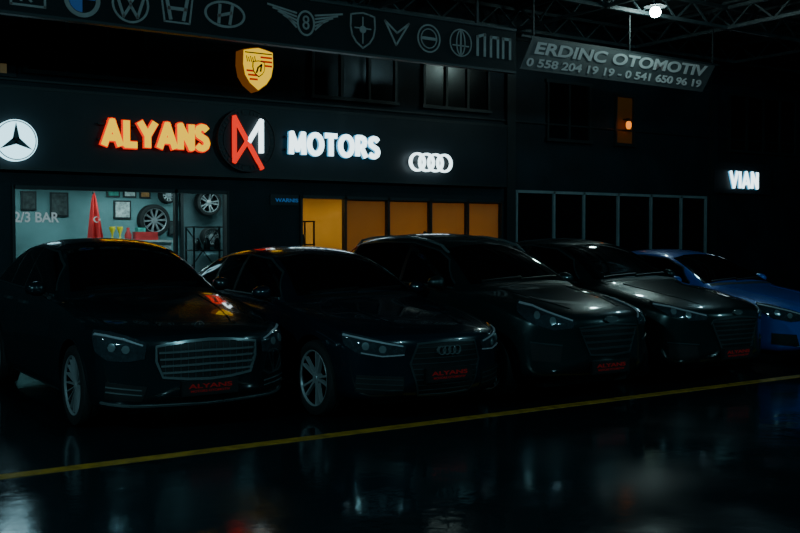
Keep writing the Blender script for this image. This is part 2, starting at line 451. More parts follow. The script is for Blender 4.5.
    def emblem(s, kind, z, r=.06, up=0):
        p, n = s.proj('C', 0, z, 0); y = p.y-.03-up; b = MB(); y1 = y+.03; z *= s.fz
        if kind == 'star':
            b.annulus(0, z, r, r, r*.14, y, y+.012)
            for k in range(3):
                a = math.radians(90+120*k); q = a+math.pi/2; w = r*.16
                b.prism([(w*math.cos(q), z+w*math.sin(q)), (r*.93*math.cos(a), z+r*.93*math.sin(a)), (-w*math.cos(q), z-w*math.sin(q))], y, y+.01)
        elif kind == 'rings':
            for k in range(4): b.annulus((k-1.5)*r*1.35, z, r, r, r*.2, y+k % 2*.002, y1)
        elif kind == 'oval':
            b.disc(0, z, r*1.1, y+.004, y1, 0, 32, r*.45); b.annulus(0, z, r*1.2, r*.5, r*.12, y, y1)
        b.build('emblem', [M['chrome']], s.e, False)

def common_headlight(c, lo, up, led_glint=None):
    c.both('p', 'headlight', lo, up, 'C', M['lamp'], off=.008)
    a0, a1 = lo[0][0], lo[-1][0]
    for t in (.35, .62):
        a = lerp(a0, a1, t); r = .032
        lo2 = []; up2 = []
        zc2 = (interp([(p[0], p[1]) for p in lo], a, 1)+interp([(p[0], p[1]) for p in up], a, 1))/2
        for i in range(9):
            u = -1+2*i/8; h = math.sqrt(max(0, 1-u*u)); lo2.append((a+u*r/.02, zc2-h*r)); up2.append((a+u*r/.02, zc2+h*r))
        c.both('p', 'projector', lo2, up2, 'C', M['lens'], off=.013, nu=1, nv=4)
    if led_glint: c.both('s', 'led_glint_strip', led_glint, .012, 'C', M['led_glint'], off=.013)

# ---- car A : large luxury sedan
a = Car('sedan', (3.28, 7.78, 0), SEDAN, .94, M['paint_black'], .362, .90, 4.0, .965, 0, 'multi', 1.04, 1.155, fz=1.05)
common_headlight(a, [(26, .62), (33, .60), (40, .61), (46, .68)], [(25, .75), (33, .80), (41, .83), (50, .84)], [(26.5, .73), (34, .775), (42, .80), (48, .81)])
a.panel('grille', [(-19, .47), (-9, .45), (0, .445), (9, .45), (19, .47)], [(-21.5, .72), (-10, .75), (0, .755), (10, .75), (21.5, .72)], 'C', M['black'], .004)
a.strip('grille_frame', [(-21.5, .60), (-21.5, .72), (-10, .75), (0, .757), (10, .75), (21.5, .72), (21.5, .60), (19, .47), (9, .45), (0, .443), (-9, .45), (-19, .47), (-21.5, .60)], .02, 'C', M['chrome'], .018, 3)
for z in (.51, .565, .62, .675):
    w = lerp(19, 21, (z-.45)/.3)
    a.strip('grille_slat', [(-w, z-.006), (0, z), (w, z-.006)], .017, 'C', M['chrome'], .014, 12)
for t in range(-18, 19, 3): a.strip('grille_blade', [(t, .46), (t, .74)], .006, 'C', M['dchrome'], .008)
a.emblem('star', .85, .05, -.09)
a.plate(.37)
a.panel('lower_intake', [(-24, .235), (0, .225), (24, .235)], [(-20, .31), (0, .31), (20, .31)], 'C', M['black'], .004, 10)
a.strip('lower_chrome', [(-44, .27), (-30, .245), (0, .235), (30, .245), (44, .27)], .016, 'C', M['chrome'], .014, 10)
a.both('p', 'side_intake', [(27, .28), (42, .30)], [(25, .40), (41, .44)], 'C', M['black'], off=.004)
for z in (.33, .37): a.both('s', 'intake_slat', [(27, z), (41, z+.03)], .010, 'C', M['chrome'], off=.012)
a.both('s', 'body_crease', [(1.25, .86), (2.4, .93), (3.8, .97)], .010, 'R', M['paint_black'], off=.006)

# ---- car B : executive sedan, single-frame grille
b_ = Car('sedan', (5.21, 7.06, 0), SEDAN, .925, M['paint_black2'], .358, .90, 3.85, .965, 0, 'five', 1.0, 1.09, .38, fz=1.03)
common_headlight(b_, [(21, .60), (30, .585), (40, .62), (47, .70)], [(20, .69), (30, .735), (40, .775), (49, .80)], [(21.5, .685), (30, .715), (40, .75), (48, .775)])
b_.both('s', 'lamp_lower_strip', [(21, .61), (30, .60), (39, .63)], .010, 'C', M['led_glint'], off=.015)
b_.panel('grille', [(-14, .25), (-7, .24), (0, .24), (7, .24), (14, .25)], [(-18, .52), (-9, .52), (0, .52), (9, .52), (18, .52)], 'C', M['black'], .004)
b_.panel('grille_upper', [(-18, .52), (0, .52), (18, .52)], [(-15, .70), (0, .715), (15, .70)], 'C', M['black'], .004)
b_.strip('grille_frame', [(0, .24), (14, .25), (18.3, .53), (15, .70), (0, .715), (-15, .70), (-18.3, .53), (-14, .25), (0, .24)], .018, 'C', M['dchrome'], .014, 8)
for i in range(9):
    z = .29+i*.047; w = 14+4*min(1, (z-.25)/.27)-(max(0, z-.53)/.17*3)
    b_.strip('grille_slat', [(-w, z), (0, z), (w, z)], .008, 'C', M['dchrome'], .010, 10)
b_.emblem('rings', .635, .042)
b_.plate(.42)
b_.both('p', 'side_intake', [(21, .25), (42, .29)], [(21, .42), (41, .44)], 'C', M['black'], off=.004)
for z in (.30, .345, .39): b_.both('s', 'intake_slat', [(21.5, z), (41, z+.02)], .007, 'C', M['dchrome'], off=.010)
b_.both('s', 'body_crease', [(1.25, .88), (2.4, .93), (4.2, .97)], .010, 'R', M['paint_black2'], off=.006)

# ---- car C : crossover
c_ = Car('crossover_suv', (7.14, 6.98, 0), SUV, .925, M['paint_grey'], .36, .88, 3.58, .975, 0, 'seven', 1.0, 1.045, .40, fz=1.06)
common_headlight(c_, [(22, .72), (31, .70), (41, .76), (49, .86)], [(21, .79), (31, .86), (41, .93), (52, .96)], [(22, .785), (31, .845), (41, .91), (50, .935)])
c_.panel('grille', [(-13, .47), (-6, .455), (0, .455), (6, .455), (13, .47)], [(-19, .72), (-9, .74), (0, .745), (9, .74), (19, .72)], 'C', M['black'], .004)
c_.strip('grille_frame', [(0, .455), (13, .465), (19, .72), (0, .748), (-19, .72), (-13, .465), (0, .455)], .018, 'C', M['dchrome'], .016, 8)
for z in (.52, .58, .64, .695):
    w = lerp(13, 19, (z-.46)/.27); c_.strip('grille_slat', [(-w, z), (0, z+.004), (w, z)], .020, 'C', M['dchrome'], .011, 10)
c_.emblem('oval', .79, .07)
c_.plate(.34)
c_.panel('lower_intake', [(-24, .29), (0, .275), (24, .29)], [(-19, .40), (0, .40), (19, .40)], 'C', M['black'], .003, 10)
c_.both('p', 'fog_lamp_bezel', [(28, .40), (41, .42)], [(27, .55), (42, .58)], 'C', M['black'], off=.004)
c_.both('s', 'fog_trim', [(27, .56), (42, .59)], .012, 'C', M['dchrome'], off=.012)
c_.both('s', 'lower_cladding', [(1.3, .30), (3.1, .30)], .10, 'R', M['black'], off=.008)
rb = MB()
for sd in (1, -1):
    P = []
    for y in (1.98, 2.12, 2.4, 2.8, 3.2, 3.6, 3.85, 3.98):
        h, _ = c_.proj('T', sd*.56, y, 0); P.append((sd*.56, y, h.z+(-.005 if y in (1.98, 3.98) else .035)))
    for p, q in zip(P[:-1], P[1:]): rb.beam(p, q, .024)
rb.build('roof_rails', [M['chrome']], c_.e)
c_.both('s', 'body_crease', [(1.2, .86), (2.4, .92), (4.0, .98)], .012, 'R', M['paint_grey'], off=.006)

# ---- car D : family sedan with tall slatted grille
d_ = Car('sedan', (9.24, 7.12, 0), SEDAN, .935, M['paint_grey2'], .35, .90, 3.85, .965, 0, 'seven', 1.0, 1.15, .42, fz=1.06)
common_headlight(d_, [(22, .70), (31, .695), (41, .74), (50, .83)], [(21, .76), (31, .80), (41, .85), (53, .88)], [(22, .745), (31, .785), (41, .83), (51, .855)])
d_.panel('grille', [(-12, .38), (-6, .365), (0, .365), (6, .365), (12, .38)], [(-18, .69), (-9, .715), (0, .72), (9, .715), (18, .69)], 'C', M['black'], .004)
d_.strip('grille_frame', [(0, .365), (12, .375), (18.5, .66), (17, .70), (0, .722), (-17, .70), (-18.5, .66), (-12, .375), (0, .365)], .020, 'C', M['dchrome'], .016, 8)
for z in (.43, .48, .53, .58, .63, .675):
    w = lerp(12, 18.2, (z-.37)/.3); d_.strip('grille_slat', [(-w, z), (0, z+.004), (w, z)], .015, 'C', M['dchrome'], .011, 10)
d_.emblem('oval', .77, .06)
d_.plate(.33)
d_.panel('lower_intake', [(-24, .22), (0, .21), (24, .22)], [(-20, .27), (0, .27), (20, .27)], 'C', M['black'], .003, 10)
d_.both('p', 'side_intake', [(25, .25), (42, .29)], [(27, .43), (42, .44)], 'C', M['black'], off=.004)
d_.both('s', 'fog_trim', [(26, .44), (43, .46)], .012, 'C', M['dchrome'], off=.012)

# ---- car E : blue compact sedan
e_ = Car('sedan', (11.42, 7.40, 0), SEDAN, .90, M['paint_blue'], .33, .85, 3.6, .97, 0, 'seven', .94, 1.03, .40, fz=1.02)
common_headlight(e_, [(22, .60), (31, .58), (41, .62), (49, .71)], [(21, .67), (31, .73), (41, .78), (51, .81)], [(22, .66), (31, .71), (41, .755), (50, .785)])
e_.panel('grille', [(-14, .36), (0, .35), (14, .36)], [(-19, .62), (0, .65), (19, .62)], 'C', M['black'], .004, 8)
e_.strip('grille_frame', [(0, .35), (14, .36), (19, .62), (0, .652), (-19, .62), (-14, .36), (0, .35)], .018, 'C', M['chrome'], .014, 8)
for z in (.42, .48, .54, .595): e_.strip('grille_slat', [(-lerp(14, 19, (z-.36)/.27), z), (0, z), (lerp(14, 19, (z-.36)/.27), z)], .010, 'C', M['dchrome'], .010, 10)
e_.emblem('oval', .70, .05)
e_.plate(.31)
e_.both('p', 'side_intake', [(25, .27), (42, .30)], [(27, .42), (42, .44)], 'C', M['black'], off=.004)

# ------------------------------------------------------------------ ground
g = bpy.data.materials.new('wet_ground'); g.use_nodes = True; nt = g.node_tree; b = nt.nodes['Principled BSDF']
tc = nt.nodes.new('ShaderNodeTexCoord')
def noise(scale, det=4):
    n = nt.nodes.new('ShaderNodeTexNoise'); n.inputs['Scale'].default_value = scale; n.inputs['Detail'].default_value = det
    nt.links.new(tc.outputs['Object'], n.inputs['Vector']); return n
n1 = noise(.7, 10); n2 = noise(10, 3); n3 = noise(1.6, 2)
r1 = nt.nodes.new('ShaderNodeMapRange'); r1.inputs[1].default_value = .38; r1.inputs[2].default_value = .66
r1.inputs[3].default_value = .06; r1.inputs[4].default_value = .20
nt.links.new(n1.outputs['Fac'], r1.inputs[0]); nt.links.new(r1.outputs[0], b.inputs['Roughness'])
cr = nt.nodes.new('ShaderNodeValToRGB'); cr.color_ramp.elements[0].color = (.004, .008, .010, 1); cr.color_ramp.elements[1].color = (.010, .017, .021, 1)
nt.links.new(n1.outputs['Fac'], cr.inputs['Fac']); nt.links.new(cr.outputs['Color'], b.inputs['Base Color'])
ad = nt.nodes.new('ShaderNodeMath'); ad.operation = 'MULTIPLY_ADD'; ad.inputs[1].default_value = .26
nt.links.new(n2.outputs['Fac'], ad.inputs[0]); nt.links.new(n3.outputs['Fac'], ad.inputs[2])
bp = nt.nodes.new('ShaderNodeBump'); bp.inputs['Strength'].default_value = .5; bp.inputs['Distance'].default_value = .011
nt.links.new(ad.outputs[0], bp.inputs['Height']); nt.links.new(bp.outputs['Normal'], b.inputs['Normal'])
b.inputs['IOR'].default_value = 1.5
B = MB(); B.box(-60, 80, -50, 60, -.2, 0); B.build('ground', [g])

ym = mat('worn_yellow_paint', (.36, .17, .012), .4, var=(9, .45))
B = MB(); B.box(-20, 50, 7.03-.02, 7.14, 0, .004); B.build('yellow_parking_line', [ym])

# ------------------------------------------------------------------ facade
wallm = mat('facade_cladding', (.007, .014, .019), .6, var=(1.5, .35), bump=(30, .15), spec=.25)
bandm = mat('sign_band_panel', (.011, .016, .021), .45, var=(2, .2), spec=.35)
framew = mat('white_frame', (.20, .25, .27), .5, var=(5, .1))
framed = mat('dark_frame', (.008, .012, .014), .5, var=(5, .1))
glup = mat('dark_window_glass', (.002, .003, .004), .22, 0, spec=.25, var=(2, .2))
B = MB()
for x0, x1 in ((-14, 3.77), (7.55, 9.03), (14.02, 14.39), (20.74, 42)): B.box(x0, x1, 17, 17.25, 0, 2.66)
B.box(3.77, 7.55, 17, 17.25, 2.46, 2.66); B.box(9.03, 14.02, 17, 17.25, 2.42, 2.66)
B.box(-14, 42, 17, 17.25, 2.66, 9)
B.build('wall_back', [wallm])
B = MB(); B.box(-14, 2.9, 16.96, 17, 2.62, 2.66); 
for z in (4.15, 5.95): B.box(-14, 42, 16.955, 17.0, z, z+.035)
for x in (2.80, 14.2, 20.95, 27): B.box(x-.12, x+.12, 16.9, 17.0, 0, 6.2)
B.build('trim_facade', [framed])
B = MB()
B.box(3.0, 14.0, 16.82, 17.0, 2.75, 4.0)
B.box(3.0, 14.0, 16.81, 17.0, 4.0, 4.05, 1); B.box(3.0, 14.0, 16.81, 17.0, 2.70, 2.75, 1)
B.build('sign_band', [bandm, framed])

gm_ = bpy.data.materials.new('shop_glass'); gm_.use_nodes = True; nt = gm_.node_tree
nt.nodes.remove(nt.nodes['Principled BSDF']); out = nt.nodes['Material Output']
tr = nt.nodes.new('ShaderNodeBsdfTransparent'); tr.inputs[0].default_value = (.85, .92, .92, 1)
gs = nt.nodes.new('ShaderNodeBsdfGlossy'); gs.inputs['Roughness'].default_value = .03
mx = nt.nodes.new('ShaderNodeMixShader'); mx.inputs[0].default_value = .05
nt.links.new(tr.outputs[0], mx.inputs[1]); nt.links.new(gs.outputs[0], mx.inputs[2]); nt.links.new(mx.outputs[0], out.inputs['Surface'])

def shopfront(name, xs, z1, fm, glass, w=.05, z0=.08):
    e = empty(name); B = MB()
    for x in xs: B.box(x-w/2, x+w/2, 16.96, 17.08, 0, z1)
    B.box(xs[0], xs[-1], 16.96, 17.08, z1-.06, z1); B.box(xs[0], xs[-1], 16.96, 17.08, 0, z0)
    B.build('frame', [fm], e)
    for p, q in zip(xs[:-1], xs[1:]):
        B = MB(); B.box(p+w/2, q-w/2, 17.01, 17.02, z0, z1-.06); B.build('pane', [glass], e)
    return e
w1e = shopfront('window_1', [3.79, 6.55, 7.53], 2.46, framed, gm_)
text_obj('window_lettering', '2/3 BAR', 3.80, 4.52, 1.86, 2.03, 17.0, .006, mat('vinyl_white', (.6, .62, .62), .5, 0, (.8, .95, 1), .2), w1e, .02)
shopfront('window_2', [9.05, 10.03, 11.04, 12.09, 13.06, 14.0], 2.42, framed, gm_, .05)
shopfront('window_3', [14.41, 15.52, 16.45, 17.57, 18.70, 19.79, 20.72], 2.66, framew, glup, .06)
def upwin(name, x0, x1, z0, z1, n, gl):
    e = empty(name); B = MB()
    B.box(x0-.06, x1+.06, 16.93, 17.0, z1, z1+.07); B.box(x0-.06, x1+.06, 16.90, 17.0, z0-.07, z0)
    for i in range(n+1):
        x = lerp(x0, x1, i/n); B.box(x-.03, x+.03, 16.93, 17.0, z0, z1)
    B.build('frame', [framed], e)
    B = MB(); B.box(x0, x1, 16.975, 16.998, z0, z1); B.build('pane', [gl], e)
amb = emis('warm_window_glow', (1, .30, .05), .006)
upwin('window_4', 4.0, 6.0, 4.35, 5.6, 3, glup)
upwin('window_5', 9.3, 11.2, 4.35, 5.7, 3, glup)
upwin('window_6', 11.9, 13.6, 4.35, 5.7, 3, glup)
upwin('window_7', 15.3, 16.6, 3.85, 5.1, 2, glup)
upwin('window_8', 17.45, 18.05, 3.85, 4.95, 1, amb)
upwin('window_9', 21.6, 24.4, 3.9, 5.3, 4, glup)
upwin('window_10', 25.4, 28.2, 3.9, 5.3, 4, glup)
e = empty('wall_lantern'); B = MB()
B.lathe_z(17.72, 16.8, [(.001, 4.18), (.04, 4.18), (.065, 4.24), (.065, 4.32), (.04, 4.36), (.001, 4.36)], 0); B.build('bulb', [emis('lantern_glow', (1, .24, .01), 1.6)], e, True)
B = MB(); B.beam((17.72, 17.0, 4.42), (17.72, 16.78, 4.42), .03); B.lathe_z(17.72, 16.8, [(.001, 4.43), (.1, 4.38), (.09, 4.38)], 0); B.build('bracket', [framed], e)

# ------------------------------------------------------------------ shop interiors
wi = mat('office_wall', (.17, .29, .30), .8, var=(1.2, .3)); wf = mat('office_floor', (.12, .13, .13), .4, var=(3, .2))
wr = mat('shop_warm_wall', (.6, .42, .16), .8, var=(1.2, .15))
def room(idx, x0, x1, y1, z1, wm):
    B = MB(); B.box(x0, x1, y1, y1+.1, 0, z1); B.build('wall_interior_%d' % idx, [wm])
    B = MB(); B.box(x0-.1, x0, 17.25, y1+.1, 0, z1); B.box(x1, x1+.1, 17.25, y1+.1, 0, z1); B.build('wall_side_%d' % idx, [wm])
    B = MB(); B.box(x0, x1, 17.05, y1, 0, .03); B.build('floor_%d' % idx, [wf])
    B = MB(); B.box(x0-.1, x1+.1, 17.25, y1+.1, z1, z1+.1); B.build('ceiling_%d' % idx, [wm])
room(1, 3.2, 8.95, 19.5, 2.75, wi)
room(2, 9.1, 14.35, 19.3, 2.65, wr)
B = MB(); B.box(7.62, 8.93, 19.44, 19.5, .03, 2.74); B.box(7.58, 7.64, 19.40, 19.5, .03, 2.74, 1); B.build('wall_panel_interior', [mat('dark_wall_panel', (.08, .12, .13), .7, var=(2, .3)), framed])

def area(name, loc, sx, sy, en, col, rot=(0, 0, 0), parent=None):
    l = bpy.data.lights.new(name, 'AREA'); l.shape = 'RECTANGLE'; l.size = sx; l.size_y = sy; l.energy = en; l.color = col
    o = bpy.data.objects.new(name, l); C.objects.link(o); o.location = loc; o.rotation_euler = rot
    if parent: o.parent = parent
    return o
def paneling(x, y, z, en, col, sx=1.1, sy=.3):
    e = empty('ceiling_panel_light'); B = MB(); B.box(x-sx/2-.03, x+sx/2+.03, y-sy/2-.03, y+sy/2+.03, z, z+.04); B.build('housing', [framed], e)
    area('panel_lamp', (x, y, z-.01), sx, sy, en, col, parent=e)
cool = (.66, .97, 1.0)
for x, en in ((4.6, 19), (6.3, 26), (8.0, 23)): paneling(x, 18.5, 2.66, en, cool)
warm = (1, .58, .15)
for x, en in ((9.9, 16), (11.6, 21), (13.3, 18)): paneling(x, 18.4, 2.56, en, warm)
bl = bpy.data.materials.new('roller_blind_fabric'); bl.use_nodes = True; nt = bl.node_tree
nt.nodes.remove(nt.nodes['Principled BSDF']); df = nt.nodes.new('ShaderNodeBsdfDiffuse'); tl = nt.nodes.new('ShaderNodeBsdfTranslucent')
nz = nt.nodes.new('ShaderNodeTexNoise'); nz.inputs['Scale'].default_value = 3; rp = nt.nodes.new('ShaderNodeValToRGB')
rp.color_ramp.elements[0].color = (.72, .48, .19, 1); rp.color_ramp.elements[1].color = (.87, .60, .25, 1)
nt.links.new(nz.outputs['Fac'], rp.inputs['Fac']); nt.links.new(rp.outputs['Color'], df.inputs[0]); nt.links.new(rp.outputs['Color'], tl.inputs[0])
mx = nt.nodes.new('ShaderNodeMixShader'); mx.inputs[0].default_value = .62
nt.links.new(df.outputs[0], mx.inputs[1]); nt.links.new(tl.outputs[0], mx.inputs[2]); nt.links.new(mx.outputs[0], nt.nodes['Material Output'].inputs['Surface'])
for p, q in ((10.04, 11.03), (11.05, 12.08), (12.10, 13.05), (13.07, 13.99)):
    e = empty('roller_blind'); B = MB(); B.box(p, q, 17.10, 17.103, .3, 2.35); B.build('fabric', [bl], e)
    B = MB(); B.box(p, q, 17.085, 17.13, 2.34, 2.42); B.box(p, q, 17.09, 17.115, .27, .3); B.build('cassette', [framed], e)
def stool(x, y, zt=.75):
    B = MB(); B.lathe_z(x, y, [(.001, zt), (.17, zt), (.18, zt+.03), (.16, zt+.06), (.001, zt+.06)], 0)
    for k in range(4):
        a_ = math.pi/4+k*math.pi/2; B.beam((x+.1*math.cos(a_), y+.1*math.sin(a_), zt), (x+.2*math.cos(a_), y+.2*math.sin(a_), .03), .025)
    B.build('bar_stool', [framed])
stool(9.5, 17.8); stool(10.05, 17.75)
B = MB(); x, y = 9.75, 18.5
for px, py in ((-.3, -.2), (.3, -.2), (-.3, .2), (.3, .2)): B.beam((x+px, y+py, .03), (x+px, y+py, 1.95), .03)
for z in (.5, 1.0, 1.45, 1.93): B.box(x-.32, x+.32, y-.22, y+.22, z, z+.025)
for z, k in ((1.025, .2), (1.475, -.1), (1.475, .15)): B.lathe_z(x+k, y, [(.001, z), (.05, z), (.06, z+.12), (.03, z+.2), (.001, z+.2)])
B.build('display_shelf', [framed])

def frame(x, z, w, h, colr, y=19.5):
    e = empty('picture_frame'); B = MB(); B.box(x-w/2, x+w/2, y-.04, y, z-h/2, z+h/2); B.build('border', [framed], e)
    B = MB(); B.box(x-w/2+.03, x+w/2-.03, y-.048, y-.03, z-h/2+.03, z+h/2-.03); B.build('print', [colr], e)
pw = mat('print_paper', (.6, .62, .6), .7, var=(14, .5)); pd = mat('print_dark', (.05, .06, .06), .7, var=(14, .6))
pg = mat('print_green', (.05, .35, .28), .7, var=(10, .5)); po = mat('print_orange', (.6, .25, .08), .7, var=(10, .5))
frame(5.18, 2.24, .34, .46, pd); frame(6.40, 2.16, .34, .36, pw); frame(6.22, 2.52, .26, .24, pg); frame(6.55, 2.52, .26, .24, pw); frame(6.86, 2.50, .22, .22, po); frame(7.45, 1.80, .22, .3, pd)
frame(4.62, 2.3, .28, .36, pd)
def wall_wheel(x, z, R, st, y=19.25):
    e = empty('display_alloy_wheel', (x, y, z), -math.pi/2); make_wheel('wheel', R, st, e, (0, 0, 0), 1)
wall_wheel(8.10, 2.32, .27, 'five'); wall_wheel(7.28, 2.46, .17, 'y', 19.36); wall_wheel(6.99, 1.95, .32, 'y', 19.36); wall_wheel(8.15, 1.62, .2, 'multi')
e = empty('flag_on_pole'); B = MB(); B.lathe_z(5.66, 18.9, [(.001, .03), (.12, .03), (.11, .06), (.018, .08), (.015, 2.42), (.03, 2.45), (.001, 2.5)]); B.build('pole', [M['chrome']], e, True)
vs = []; fs = []
for i in range(13):
    t = i/12
    for j in range(9):
        u = j/8; wd = .05+.30*t**.8
        vs.append((5.64+(u-.35)*wd, 18.86+.04*math.sin(u*14+t*2)*(t+.2), 2.40-t*1.05+.06*u*(1-t)))
for i in range(12):
    for j in range(8): fs.append((i*9+j, i*9+j+1, (i+1)*9+j+1, (i+1)*9+j))
B = MB(); B.add(vs, fs); B.build('cloth', [mat('red_flag', (.75, .02, .02), .7, var=(4, .2))], e, True)
B = MB(); n = 20; cr_ = [(5.68+.055*math.cos(math.radians(40+280*k/n)), 1.95+.055*math.sin(math.radians(40+280*k/n))) for k in range(n+1)]
cr_ += [(5.692+.043*math.cos(math.radians(320-280*k/n)), 1.95+.043*math.sin(math.radians(320-280*k/n))) for k in range(n+1)]
B.prism(cr_, 18.795, 18.80); st = [(5.745+(.03 if k % 2 == 0 else .012)*math.cos(math.radians(180+36*k)), 1.95+(.03 if k % 2 == 0 else .012)*math.sin(math.radians(180+36*k))) for k in range(10)]
B.prism(st, 18.795, 18.80); B.build('crescent_star', [pw], e)
B = MB(); B.box(4.3, 5.4, 18.0, 18.6, .74, .78); B.box(4.32, 4.37, 18.02, 18.58, .03, .74); B.box(5.33, 5.38, 18.02, 18.58, .03, .74); B.box(4.37, 5.33, 18.54, 18.57, .3, .74)
B.box(4.6, 5.15, 18.3, 18.33, .9, 1.25, 1); B.box(4.84, 4.90, 18.33, 18.36, .78, 1.0, 1); B.box(4.75, 5.0, 18.25, 18.42, .78, .79, 1)
B.build('office_desk', [mat('desk_laminate', (.2, .17, .13), .5, var=(6, .2)), framed])
yel = mat('yellow_trophy', (.8, .55, .03), .4, var=(5, .1)); redl = mat('red_box', (.5, .03, .03), .45, var=(5, .2))
e = empty('display_cabinet'); B = MB(); B.box(5.95, 7.2, 18.95, 19.2, .03, 1.52); B.box(5.93, 7.23, 18.92, 19.2, 1.52, 1.56)
for x in (6.33, 6.77): B.box(x-.005, x+.005, 18.94, 18.95, .1, 1.48, 1)
B.build('carcass', [mat('cabinet_white', (.4, .42, .42), .5, var=(4, .1)), framed], e)
B = MB()
for x in (6.07, 6.22): B.lathe_z(x, 19.08, [(.001, 1.56), (.05, 1.56), (.015, 1.62), (.02, 1.68), (.06, 1.78), (.055, 1.82), (.001, 1.74)])
B.lathe_z(6.38, 19.08, [(.001, 1.56), (.06, 1.56), (.07, 1.66), (.03, 1.74), (.03, 1.80), (.001, 1.80)], 1)
B.build('trophies', [yel, redl], e, True)
B = MB(); B.box(6.5, 6.95, 19.0, 19.18, 1.56, 1.72); B.box(6.55, 6.7, 19.0, 19.18, 1.72, 1.80, 1); B.build('boxes', [redl, pg], e)
x, y = 7.72, 18.4; B = MB()
for px, py in ((-.35, -.2), (.35, -.2), (-.35, .2), (.35, .2)): B.beam((x+px, y+py, .03), (x+px, y+py, 1.82), .03)
for z in (.4, .9, 1.35, 1.8): B.box(x-.37, x+.37, y-.22, y+.22, z, z+.025)
B.beam((x-.35, y+.2, .9), (x+.35, y+.2, 1.8), .02); B.beam((x+.35, y+.2, .9), (x-.35, y+.2, 1.8), .02)
for k in (-.2, 0, .22): B.lathe_z(x+k, y, [(.001, 1.375), (.06, 1.375), (.07, 1.5), (.03, 1.6), (.001, 1.6)])
B.build('metal_shelf', [framed])

# ------------------------------------------------------------------ illuminated signs
Y = 16.70; YB = 16.80
def sgn(n): return empty(n)
yel_e = emis('letter_yellow', (1, .60, .0), 1.35); red_e = emis('letter_red_edge', (1, .02, .0), 1.1)
wh_e = emis('letter_white', (.72, .94, 1), 3.2); wh_b = emis('letter_blue_edge', (.12, .6, 1), .9)
e = sgn('yellow_letter_sign')
block_letters('letters_face', 'ALYANS', 5.14, 7.07, 3.13, 3.61, Y-.035, Y-.005, .105, yel_e, e, .30)
block_letters('letters_edge', 'ALYANS', 5.14, 7.07, 3.13, 3.61, Y, Y+.05, .105, red_e, e, .30, .02)
B = MB()
for z in (3.24, 3.50): B.box(5.1, 7.1, Y+.04, YB, z, z+.03)
B.build('mounting_rails', [framed], e)
e = sgn('white_letter_sign')
block_letters('letters_face', 'MOTORS', 8.63, 10.65, 3.15, 3.60, Y-.035, Y-.005, .095, wh_e, e, .30)
block_letters('letters_edge', 'MOTORS', 8.63, 10.65, 3.15, 3.60, Y, Y+.05, .095, wh_b, e, .30, .008)
B = MB()
for z in (3.24, 3.48): B.box(8.6, 10.7, Y+.04, YB, z, z+.03)
B.build('mounting_rails', [framed], e)
e = sgn('shop_name_sign')
block_letters('letters_face', 'VIAN', 21.45, 22.62, 2.88, 3.34, 16.80, 16.825, .08, wh_e, e, .30)
block_letters('letters_edge', 'VIAN', 21.45, 22.62, 2.88, 3.34, 16.83, 16.86, .08, wh_b, e, .30, .012)
B = MB(); B.box(20.9, 23.2, 16.86, 16.95, 2.75, 3.55); B.build('sign_board', [bandm], e)
# monogram
e = sgn('monogram_sign'); B = MB(); cx, cz = 7.80, 3.38
B.disc(cx, cz, .56, Y+.02, YB, 0, 56); B.annulus(cx, cz, .575, .575, .02, Y+.0, YB, 1, 56); B.annulus(cx, cz, .46, .46, .010, Y+.005, Y+.05, 1, 56)
for k in range(40):
    t = 2*math.pi*k/40
    if k % 10 in (0,): continue
    B.stroke([(cx+.485*math.cos(t), cz+.485*math.sin(t)), (cx+.52*math.cos(t), cz+.52*math.sin(t))], .035, Y+.005, Y+.03, 1)
B.build('disc', [bandm, mat('ring_grey', (.018, .016, .018), .5, var=(5, .1))], e)
B = MB()
B.stroke([(cx-.26, cz-.40), (cx-.26, cz+.40)], .066, Y-.05, Y+.03, 0); B.stroke([(cx-.26, cz+.40), (cx+.28, cz-.50)], .066, Y-.052, Y+.03, 0)
B.stroke([(cx-.26, cz-.40), (cx-.03, cz-.06)], .066, Y-.051, Y+.03, 0)
B.stroke([(cx+.03, cz-.02), (cx+.27, cz+.36)], .07, Y-.054, Y+.03, 1); B.stroke([(cx+.27, cz+.36), (cx+.27, cz-.20)], .07, Y-.055, Y+.03, 1)
B.build('monogram', [emis('monogram_red', (1, .025, .01), 1.1), wh_e], e)
e = sgn('four_ring_sign'); B = MB()
for k in range(4): B.annulus(11.90+(k-1.5)*.225, 3.14, .19, .19, .042, Y-.03+.002*k, Y+.04)
B.build('rings', [wh_e], e); B = MB(); B.box(11.4, 12.4, Y+.03, YB, 3.12, 3.16); B.build('mounting_rail', [framed], e)
e = sgn('star_logo_sign'); cx, cz = 3.77, 3.16; B = MB(); B.disc(cx, cz, .33, Y-.04, YB, 0, 48); B.build('light_disc', [emis('disc_white', (.45, .86, 1), 2.6)], e)
B = MB()
for k in range(3):
    t = math.radians(90+120*k); q = t+math.pi/2; w = .06
    B.prism([(cx+w*math.cos(q), cz+w*math.sin(q)), (cx+.29*math.cos(t), cz+.29*math.sin(t)), (cx-w*math.cos(q), cz-w*math.sin(q))], Y-.055, Y-.03)
B.annulus(cx, cz, .315, .315, .015, Y-.05, Y-.03)
B.build('star', [mat('star_grey', (.02, .06, .08), .4, var=(4, .1))], e)
e = sgn('shield_crest_sign'); cx, cz = 8.02, 4.70
sh = [(-.30, .30), (-.15, .335), (0, .36), (.15, .335), (.30, .30), (.31, .05), (.27, -.14), (.17, -.28), (0, -.40), (-.17, -.28), (-.27, -.14), (-.31, .05)]
B = MB(); B.prism([(cx+x*.95, cz+z) for x, z in sh], Y-.02, Y+.12, 0); B.prism([(cx+x*1.0, cz+z*1.05) for x, z in sh], Y+.0, Y+.3, 1)
def rect(x0, x1, z0, z1, m, y): B.prism([(cx+x0, cz+z0), (cx+x1, cz+z0), (cx+x1, cz+z1), (cx+x0, cz+z1)], y, Y, m)
